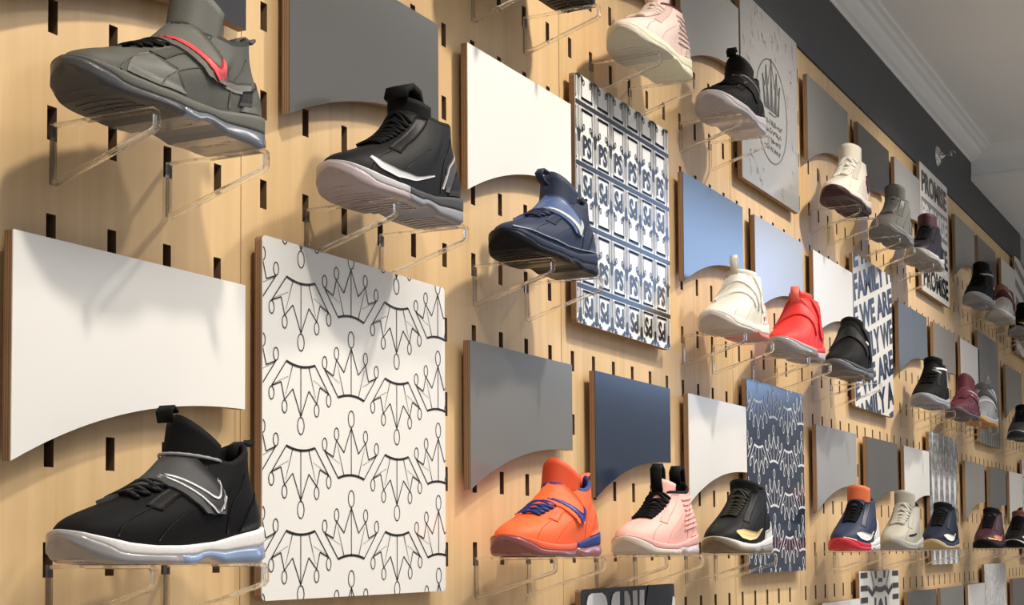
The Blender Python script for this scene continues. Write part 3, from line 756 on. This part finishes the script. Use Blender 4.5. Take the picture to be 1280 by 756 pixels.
# colour shorthands
blk = smat((.0055, .0055, .006), .7); blk2 = smat((.010, .010, .011), .55); chr_ = smat((.045, .046, .048), .6); wht = smat((.74, .73, .70), .5, .15)
sheen = smat((.01, .01, .011), .35); gum = smat((.16, .13, .09), .4, .1); clear_blue = smat((.20, .27, .42), .18, .05, coat=.6); clear_gray = smat((.30, .29, .30), .2, .05, coat=.5)
spk = mat('speckled_midsole', (.76, .74, .73), .5, var=.12, vscale=260); silver = smat((.55, .56, .58), .3, 0)
navy = smat((.013, .022, .055), .6); navy2 = smat((.06, .10, .23), .4); bluem = smat((.02, .035, .17), .5)
FLAP = dict(tongue_z=.141, lobes=3, tongue_x=.207, tongue_rx=.046, tongue_drop=.030, tongue_ry=.031, lean=.30)
def tabs(m, z=.113, x=.272): return ('heel_tab', [(x - .004, z - .012), (x, z + .002), (x + .010, z + .006), (x + .024, z + .004), (x + .030, z + .009)], .014, .003, m)
def low_strap(m, off=.0035): return [(.098, .184, .060, -60, 88, m, off)]
STY_A = dict(FLAP, lace_x=(.088, .116, 3, .026), mid_f=.48, split=15)
SHOES = []
def A(x, row, label, short, **k): SHOES.append((x, row, label, short, k))
R3 = (-.418, -.020, .384, .784)
A(-.066, 1, 'black high-top shoe with grey strap, white outlined swoosh and speckled white midsole', 'black shoe with white midsole', **dict(STY_A, upper=blk, lining=blk, tongue=blk, midsole=spk, outsole=clear_gray, outsole2=clear_blue, laces=sheen,
  straps=low_strap(chr_), swoosh=[(.123, .046, .075, .040, 0, smat((.7, .7, .7), .4), True, False)], ribbons=[tabs(blk), ('tongue_loop', [(.156, .132), (.153, .142), (.158, .147), (.164, .142)], .02, .003, blk)], cord=smat((.28, .28, .28), .5)))
olive = smat((.072, .072, .062), .6, var=.25, vscale=30); olive2 = smat((.095, .095, .083), .55)
A(-.066, 2, 'dark grey high-top shoe with a bright red swoosh on its strap', 'grey shoe with red swoosh', **dict(STY_A, upper=olive, lining=smat((.03, .03, .03)), tongue=olive2, midsole=olive2, outsole=smat((.06, .062, .068), .35), outsole2=smat((.13, .145, .18), .2, .05, coat=.5), laces=blk,
  straps=low_strap(olive2), swoosh=[(.123, .046, .075, .042, 0, smat((.55, .05, .06), .4), False, False)], ribbons=[tabs(smat((.06, .06, .06)))], tongue_z=.150,
  pp=[('side_overlay', [(44, .06), (60, .05), (82, .06)], [(38, .46), (50, .42), (66, .34)], smat((.10, .10, .086), .45), .0010), ('heel_overlay', [(104, .32), (116, .26), (132, .24)], [(100, .48), (114, .42), (134, .46)], smat((.12, .118, .105), .4), .0012),
      ('heel_lettering', [(122, .10), (134, .10)], [(124, .30), (136, .34)], smat((.025, .025, .025), .5), .0016)]))
gry = smat((.42, .41, .43), .45)
STY_C = dict(front=(.158, .118), back=(.284, .124), dip=.114, vamp=.036, pd=.064, toe_h=.022, tongue_z=.140, tongue_rx=.040, lean=.0, tongue_x=.200, tongue_drop=.010, lace_x=(.090, .152, 8, .022), mid_f=.5, split=14)
A(.330, 2, 'black padded shoe with pale grey sole beneath the large dark grey panel', 'black padded shoe', **dict(STY_C, upper=blk2, lining=blk, tongue=blk, midsole=gry, outsole=smat((.36, .30, .31), .4), midsole2=chr_, outsole2=smat((.22, .22, .25), .35), laces=blk,
  swoosh=[(.042, .0315, .130, .009, 3, silver, False, True)], ribbons=[('tongue_loop', [(.158, .136), (.162, .148), (.178, .154), (.196, .150), (.202, .136)], .032, .008, blk)],
  patches=[('heel_overlay', [(.225, .032), (.262, .036), (.292, .040)], [(.228, .062), (.26, .085), (.288, .09)], chr_), ('overlay_piping', [(.215, .034), (.235, .065), (.27, .088)], [(.218, .034), (.238, .064), (.272, .086)], smat((.4, .4, .4)), .002)]))
A(.728, 2, 'navy blue strapped shoe with a glossy blue strap and silver swoosh', 'navy strapped shoe', **dict(STY_A, upper=navy, lining=navy, tongue=navy, midsole=navy, outsole=smat((.008, .009, .014), .4), outsole2=smat((.01, .013, .025), .3), laces=navy, straps=low_strap(navy2),
  swoosh=[(.120, .046, .078, .040, 0, silver, False, False)], ribbons=[tabs(blk), ('tongue_loop', [(.155, .118), (.138, .121), (.128, .130), (.138, .137), (.160, .135)], .012, .003, navy)],
  patches=[('midsole_piping', [(.01, .032), (.06, .024), (.13, .022), (.28, .034)], [(.01, .0335), (.06, .0255), (.13, .0235), (.28, .0355)], smat((.2, .25, .35)), .003)]))
org = smat((.85, .13, .035), .55); org2 = smat((.75, .12, .06), .5)
A(.730, 1, 'bright orange high-top shoe with royal blue laces and blue swoosh', 'orange shoe', **dict(STY_A, upper=org, lining=bluem, tongue=smat((.62, .07, .02), .55), midsole=org2, midsole2=bluem, outsole=smat((.22, .07, .07), .25, .05, coat=.4), outsole2=smat((.34, .11, .11), .2, .05, coat=.5), laces=bluem, lace_x=(.080, .118, 4, .026), split=18,
  straps=low_strap(org), swoosh=[(.123, .046, .075, .040, 0, smat((.03, .04, .25), .3), False, False)], ribbons=[tabs(org2)]))
pnk = mat('pink_knit', (.80, .42, .37), .7, bump=.6, bscale=260); creamy = smat((.60, .52, .45), .3, .05)
A(1.160, 1, 'salmon pink knit shoe with black laces and black pull loops', 'pink knit shoe', **dict(upper=pnk, lining=blk, tongue=pnk, midsole=smat((.70, .38, .36), .5), outsole=creamy, outsole2=smat((.62, .50, .50), .2, .05, coat=.4), laces=blk, front=(.158, .100), back=(.272, .118), dip=.100, lace_x=(.080, .150, 7, .024), lace_r=.0028,
  tongue_z=.126, tongue_drop=.01, tongue_ry=.022, mid_f=.5, lobes=3,
  ribbons=[('front_pull_loop', [(.160, .098), (.152, .118), (.150, .140), (.160, .147), (.170, .138), (.172, .110)], .020, .006, blk), ('heel_pull_loop', [(.250, .118), (.246, .138), (.256, .147), (.272, .144), (.276, .118)], .020, .006, blk)],
  patches=[('knit_rib', [(.19, .040 + .008 * k), (.28, .050 + .008 * k)], [(.19, .0425 + .008 * k), (.28, .0525 + .008 * k)], smat((.82, .50, .46), .7), .003) for k in range(7)]))
gold = smat((.83, .56, .25), .3, 0)
A(1.574, 1, 'black shoe with a gold swoosh, white midsole and brown sole', 'black and gold shoe', **dict(STY_C, upper=blk2, lining=blk, tongue=blk, midsole=wht, outsole=gum, outsole2=smat((.25, .24, .22), .4), laces=smat((.03, .028, .022), .4), swoosh=[(.046, .030, .125, .018, 5, gold, False, True)],
  patches=[('heel_clip', [(.215, .018), (.25, .018), (.27, .02)], [(.22, .04), (.25, .045), (.275, .06)], wht, .003)]))
redsole = smat((.55, .03, .05), .4)
A(2.384, 1, 'navy shoe with a red front sole, white heel and orange tongue', 'navy shoe with red sole', **dict(STY_C, upper=navy, lining=navy, tongue=smat((.60, .14, .05)), midsole=redsole, midsole2=wht, outsole=redsole, outsole2=smat((.6, .6, .6)), laces=blk, split=15, swoosh=[(.046, .030, .125, .018, 5, wht, False, True)], tongue_z=.158,
  patches=[('heel_clip', [(.20, .022), (.24, .022), (.275, .02)], [(.205, .035), (.24, .05), (.285, .085)], wht, .003), ('toe_mark', [(.006, .028), (.03, .022)], [(.006, .031), (.03, .025)], wht, .004)]))
beige = smat((.36, .34, .29), .6); 
A(2.840, 1, 'beige-grey shoe with thick wrapped laces between two dark shoes', 'beige laced shoe', **dict(STY_C, upper=beige, lining=blk, tongue=beige, midsole=smat((.42, .41, .37), .5), outsole=smat((.28, .27, .25), .4), laces=smat((.42, .40, .35), .6), lace_r=.004, lace_x=(.09, .155, 6, .026), tongue_z=.160,
  patches=[('overlay', [(.06, .034), (.09, .035), (.13, .040)], [(.062, .038), (.09, .040), (.13, .044)], blk, .0015)]))
tan_ = smat((.42, .33, .19), .4)
A(3.335, 1, 'navy shoe with a tan sole edge and white swoosh before the wavy print board', 'navy shoe with tan sole', **dict(STY_C, upper=smat((.012, .016, .03), .6), lining=blk, tongue=blk, midsole=smat((.03, .04, .07)), outsole=tan_, laces=blk, swoosh=[(.046, .030, .125, .018, 5, wht, False, True)]))
mar = smat((.05, .014, .022), .55)
A(4.150, 1, 'dark maroon shoe with a copper swoosh, right of the wavy print board', 'dark maroon shoe with copper swoosh', **dict(STY_C, upper=mar, lining=blk, tongue=blk, midsole=smat((.04, .015, .03)), outsole=blk, laces=blk, swoosh=[(.046, .030, .125, .018, 5, smat((.65, .25, .15), .4), False, True)], patches=[('toe_mark', [(.012, .03), (.05, .026)], [(.012, .034), (.05, .030)], gold, .003)]))
A(4.620, 1, 'black shoe with white swoosh and white midsole at the right edge', 'black and white edge shoe', **dict(STY_C, upper=blk2, lining=smat((.2, .06, .04)), tongue=smat((.14, .05, .035)), midsole=wht, outsole=blk, laces=blk, swoosh=[(.046, .030, .125, .018, 5, wht, False, True)]))
# row 2
crm = smat((.66, .63, .55), .6); crm2 = smat((.72, .70, .64), .55)
A(1.560, 2, 'cream white high-top shoe with a small red heel swoosh', 'cream shoe', **dict(upper=crm, lining=crm, tongue=crm, midsole=crm2, outsole=smat((.50, .45, .42), .35), outsole2=smat((.6, .2, .15), .35), laces=None, front=(.152, .116), back=(.276, .120), dip=.115, tongue_z=.128, tongue_drop=.004, tongue_rx=.052, tongue_x=.203, tongue_ry=.032, lean=0, mid_f=.35,
  ribbons=[('pull_tab', [(.152, .118), (.149, .135), (.143, .146), (.150, .152), (.158, .145), (.160, .126)], .014, .004, crm)], straps=[(.10, .15, .014, -55, 80, crm2, .0035), (.125, .185, .016, -60, 84, crm2, .0035), (.150, .225, .020, -60, 80, crm2, .0035)],
  pp=[('swoosh', [(124, .16), (128, .06), (140, .06), (150, .30)], [(124, .20), (130, .16), (141, .16), (150, .33)], smat((.65, .05, .07), .4))]))
red = smat((.72, .035, .03), .55); red2 = smat((.62, .03, .028), .5)
A(1.945, 2, 'bright red high-top shoe with red straps and grey translucent sole', 'red shoe', **dict(upper=red, lining=red2, tongue=red, midsole=smat((.40, .34, .35), .35), midsole2=red2, outsole=clear_gray, outsole2=smat((.45, .38, .4), .3), laces=None, split=20, front=(.154, .124), back=(.278, .132), dip=.122, tongue_z=.144, tongue_drop=.006, tongue_rx=.045, tongue_ry=.027, tongue_x=.200, lean=0, mid_f=.6,
  straps=[(.118, .165, .030, -70, 86, red2, .004), (.150, .238, .034, -70, 86, red2, .005)], ribbons=[('tongue_loop', [(.152, .112), (.144, .135), (.152, .152), (.160, .140)], .02, .004, smat((.75, .15, .12)))]))
A(2.372, 2, 'black strapped high-top shoe before the slanted lettering board', 'black strapped shoe', **dict(upper=blk, lining=blk, tongue=blk, midsole=smat((.05, .05, .055), .4), outsole=smat((.12, .12, .14), .35), laces=None, front=(.155, .130), back=(.280, .120), dip=.112, tongue_z=.146, tongue_drop=.014, tongue_rx=.04, lean=0, tongue_x=.197, mid_f=.55,
  straps=[(.118, .165, .030, -70, 86, blk2, .004), (.150, .232, .034, -70, 86, blk2, .005)], patches=[('strap_mark', [(.165, .078), (.178, .074)], [(.167, .083), (.179, .079)], wht, .006)]))
A(3.250, 2, 'black knit shoe with a white collar cord and grey sole', 'black knit shoe with grey sole', **dict(upper=blk, lining=blk, tongue=blk, midsole=smat((.30, .31, .34), .4), outsole=smat((.24, .25, .29), .35), laces=blk, front=(.160, .126), back=(.280, .126), dip=.122, tongue_z=.150, tongue_drop=.01, tongue_rx=.036, lean=0, tongue_x=.197,
  patches=[('collar_cord', [(.150, .108), (.215, .108)], [(.150, .114), (.215, .114)], smat((.6, .6, .6)), .004), ('side_cord', [(.215, .108), (.235, .06)], [(.222, .108), (.242, .062)], wht, .003)]))
mar2 = smat((.085, .015, .028), .6)
A(3.700, 2, 'maroon strapped shoe between the black knit shoe and the grey shoe', 'maroon shoe', **dict(STY_A, upper=mar2, lining=mar2, tongue=mar2, midsole=mar2, outsole=smat((.09, .07, .08), .4), laces=mar2, straps=low_strap(mar2), tongue_z=.150, patches=[('strap_piping', [(.13, .092), (.18, .076), (.215, .045)], [(.13, .096), (.182, .080), (.219, .047)], smat((.5, .38, .38)), .005)], ribbons=[tabs(mar2)]))
gr2 = smat((.22, .23, .25), .6)
A(4.110, 2, 'grey shoe with orange gum sole before the stone grey board', 'grey shoe with orange sole', **dict(upper=gr2, lining=chr_, tongue=smat((.08, .08, .085)), midsole=smat((.38, .39, .41)), outsole=smat((.50, .25, .08), .4), laces=None, front=(.158, .124), back=(.280, .124), dip=.122, tongue_z=.150, tongue_drop=.01, tongue_rx=.040, lean=0, tongue_x=.200,
  straps=[(.10, .15, .014, -55, 80, smat((.4, .41, .43)), .0035), (.125, .185, .016, -60, 84, chr_, .0035), (.150, .225, .020, -60, 80, smat((.36, .37, .39)), .0035)]))
A(4.950, 2, 'black and white shoe cut off by the right edge under the taupe panel', 'shoe under the taupe panel', **dict(STY_C, upper=chr_, lining=blk, tongue=blk, midsole=wht, outsole=smat((.02, .025, .04), .4), laces=blk, patches=[('side_overlay', [(.05, .03), (.1, .03), (.16, .03)], [(.05, .04), (.1, .05), (.16, .055)], wht)]))
# row 3
A(.330, 3, 'black shoe just above the top edge of the photo, over the dark grey panel', 'black shoe above the top edge', **dict(STY_C, upper=blk, lining=blk, midsole=blk, outsole=chr_, laces=blk))
A(.735, 3, 'black-soled shoe cut off by the top edge above the white panel', 'black-soled shoe at the top edge', **dict(STY_C, upper=blk, lining=blk, midsole=blk, outsole=smat((.006, .006, .007), .35), laces=blk))
yel = smat((.70, .68, .50), .4); ppk = mat('pale_pink_knit', (.66, .50, .46), .75, bump=.6, bscale=260)
A(1.160, 3, 'pale pink knit shoe with creamy yellow sole at the top edge', 'pale pink shoe with yellow sole', **dict(upper=ppk, lining=mar2, tongue=ppk, midsole=yel, outsole=smat((.50, .48, .40), .45), outsole2=yel, laces=smat((.62, .50, .45)), lace_r=.003, lace_x=(.075, .148, 7, .026), front=(.158, .104), back=(.272, .118), dip=.102, tongue_z=.135, tongue_drop=.012, tongue_ry=.022, mid_f=.45, lobes=3,
  patches=[('knit_rib', [(.19, .042 + .009 * k), (.28, .050 + .009 * k)], [(.19, .0445 + .009 * k), (.28, .0525 + .009 * k)], smat((.68, .54, .50), .7), .003) for k in range(6)],
  ribbons=[('front_pull_loop', [(.160, .098), (.150, .120), (.152, .146), (.162, .152), (.172, .138), (.172, .110)], .022, .006, ppk), tabs(mar2)]))
A(1.560, 3, 'black strapped shoe with grey-lilac sole before the ringed crown board', 'black shoe with lilac-grey sole', **dict(STY_A, upper=blk, lining=blk, tongue=blk, midsole=smat((.50, .47, .50), .4), outsole=smat((.36, .34, .36), .35), outsole2=smat((.42, .40, .44), .25, coat=.3), laces=blk, straps=low_strap(blk), ribbons=[tabs(blk), ('tongue_loop', [(.156, .132), (.150, .140), (.156, .148), (.164, .142)], .02, .003, blk)],
  patches=[('strap_piping', [(.128, .092), (.17, .090), (.215, .055)], [(.128, .0945), (.172, .0925), (.218, .0565)], smat((.3, .29, .27)), .005)]))
A(2.375, 3, 'cream shoe with maroon heel panel and black-maroon sole', 'cream and maroon shoe', **dict(STY_C, upper=smat((.64, .60, .52), .5), lining=crm, tongue=crm, midsole=smat((.66, .62, .53), .45), outsole=smat((.035, .012, .018), .4), laces=crm2, lace_r=.004, lace_x=(.09, .155, 5, .026), mid_f=.42, tongue_z=.160,
  patches=[('heel_overlay', [(.200, .075), (.235, .045), (.262, .072)], [(.198, .082), (.24, .085), (.268, .115)], mar2, .003), ('toe_mark', [(.004, .022), (.03, .014)], [(.004, .026), (.03, .018)], wht, .003), ('gold_overlay', [(.235, .022), (.255, .022)], [(.25, .045), (.262, .047)], smat((.6, .35, .1)), .003)]))
felt = smat((.17, .17, .16), .8)
A(2.820, 3, 'grey felt-like shoe right of the cream and maroon shoe', 'grey felt shoe', **dict(STY_C, upper=felt, lining=chr_, tongue=felt, midsole=smat((.2, .2, .19)), outsole=smat((.16, .16, .155), .5), laces=smat((.2, .2, .19)), lace_r=.004, tongue_z=.158))
A(3.250, 3, 'black and dark purple shoe before the PROMISE board', 'black-purple shoe', **dict(STY_C, upper=smat((.014, .012, .02), .5), lining=blk, tongue=smat((.05, .012, .02)), midsole=smat((.40, .39, .40), .4), outsole=smat((.26, .25, .25), .4), laces=blk, tongue_z=.156))
A(4.090, 3, 'black knit shoe with grey sole high up beneath the dark panel', 'high black knit shoe', **dict(upper=blk, lining=blk, tongue=blk, midsole=smat((.26, .27, .29), .4), outsole=smat((.20, .21, .23), .35), laces=blk, front=(.160, .126), back=(.280, .126), dip=.122, tongue_z=.155, tongue_drop=.01, tongue_rx=.036, lean=0, tongue_x=.197, patches=[('collar_cord', [(.150, .104), (.215, .104)], [(.150, .109), (.215, .109)], smat((.4, .4, .4)), .004)]))
A(4.500, 3, 'white shoe with brown and maroon straps beneath the white panel', 'white and brown shoe', **dict(upper=smat((.5, .48, .45), .5), lining=mar2, tongue=smat((.25, .14, .10)), midsole=wht, outsole=smat((.38, .36, .33), .4), laces=None, front=(.156, .118), back=(.280, .122), dip=.112, tongue_z=.140, straps=[(.118, .175, .022, -70, 86, smat((.10, .02, .02)), .004), (.150, .238, .024, -70, 86, smat((.16, .06, .04)), .005)]))
A(4.930, 3, 'black shoe with a yellow stripe cut off by the right edge', 'black and yellow shoe', **dict(STY_C, upper=blk, lining=blk, tongue=blk, midsole=smat((.03, .03, .035)), outsole=smat((.22, .2, .22), .4), laces=blk, patches=[('yellow_stripe', [(.02, .030), (.08, .028), (.2, .035)], [(.02, .042), (.08, .044), (.2, .055)], smat((.75, .5, .08)), .003)]))
TOE = {(-.066): -.085, .330: .325, .728: .735, .730: .735, .735: .735, 1.160: 1.145, 1.574: 1.555, 1.560: 1.555, 1.945: 1.950, 2.372: 2.375, 2.384: 2.405, 2.840: 2.885, 3.335: 3.375, 4.150: 4.175, 4.620: 4.765, 3.250: 3.285, 3.700: 3.765, 4.110: 4.095, 4.950: 4.905, 2.375: 2.385, 2.820: 2.845, 4.090: 4.095, 4.500: 4.505, 4.930: 4.985}
for x, row, label, short, k in SHOES:
    z = R3[row]; x = TOE.get(x, x)
    if abs(x - 3.285) < 1e-6 and row == 3: x = 3.245
    make_shoe(x, z, label, k)
    xs_ = x + .085; ph = 0 if xs_ < 2.3 else .5
    c = round(xs_ / P_ - ph) + ph
    bracket(c * P_, z - .0006, 'clear acrylic bracket under the toe half of the ' + short); bracket((c + 2) * P_, z - .0006, 'clear acrylic bracket under the heel of the ' + short)

# ------------------------------------------------------------------ sprinkler on the fascia
def lathe_y(prof, n=20):
    vs, fs = [], []
    for y, r in prof:
        for k in range(n): a = 2 * math.pi * k / n; vs.append((r * math.cos(a), y, r * math.sin(a)))
    for i in range(len(prof) - 1):
        for k in range(n): fs.append((i * n + k, i * n + (k + 1) % n, (i + 1) * n + (k + 1) % n, (i + 1) * n + k))
    fs.append(tuple(range(n))); fs.append(tuple(range((len(prof) - 1) * n, len(prof) * n))[::-1])
    return vs, fs
t = thing('sprinkler_head', (3.99, -.004, 1.243), 'small metal sidewall sprinkler head on the dark band above the PROMISE board', 'sprinkler')
mesh('escutcheon', *lathe_y([(0, .032), (-.003, .032), (-.008, .024), (-.009, .012)]), M['chrome'], t, True)
mesh('sprinkler_body', *lathe_y([(-.008, .010), (-.018, .010), (-.020, .006), (-.032, .005)], 12), M['chrome'], t, True)
mesh('frame_arm', *box(-.013, -.010, -.042, -.018, -.002, .002), M['chrome'], t); mesh('frame_arm', *box(.010, .013, -.042, -.018, -.002, .002), M['chrome'], t)
mesh('deflector', *box(-.016, .016, -.055, -.040, .006, .009), M['chrome'], t); mesh('deflector_stem', *box(-.013, .013, -.044, -.040, -.004, .009), M['chrome'], t)
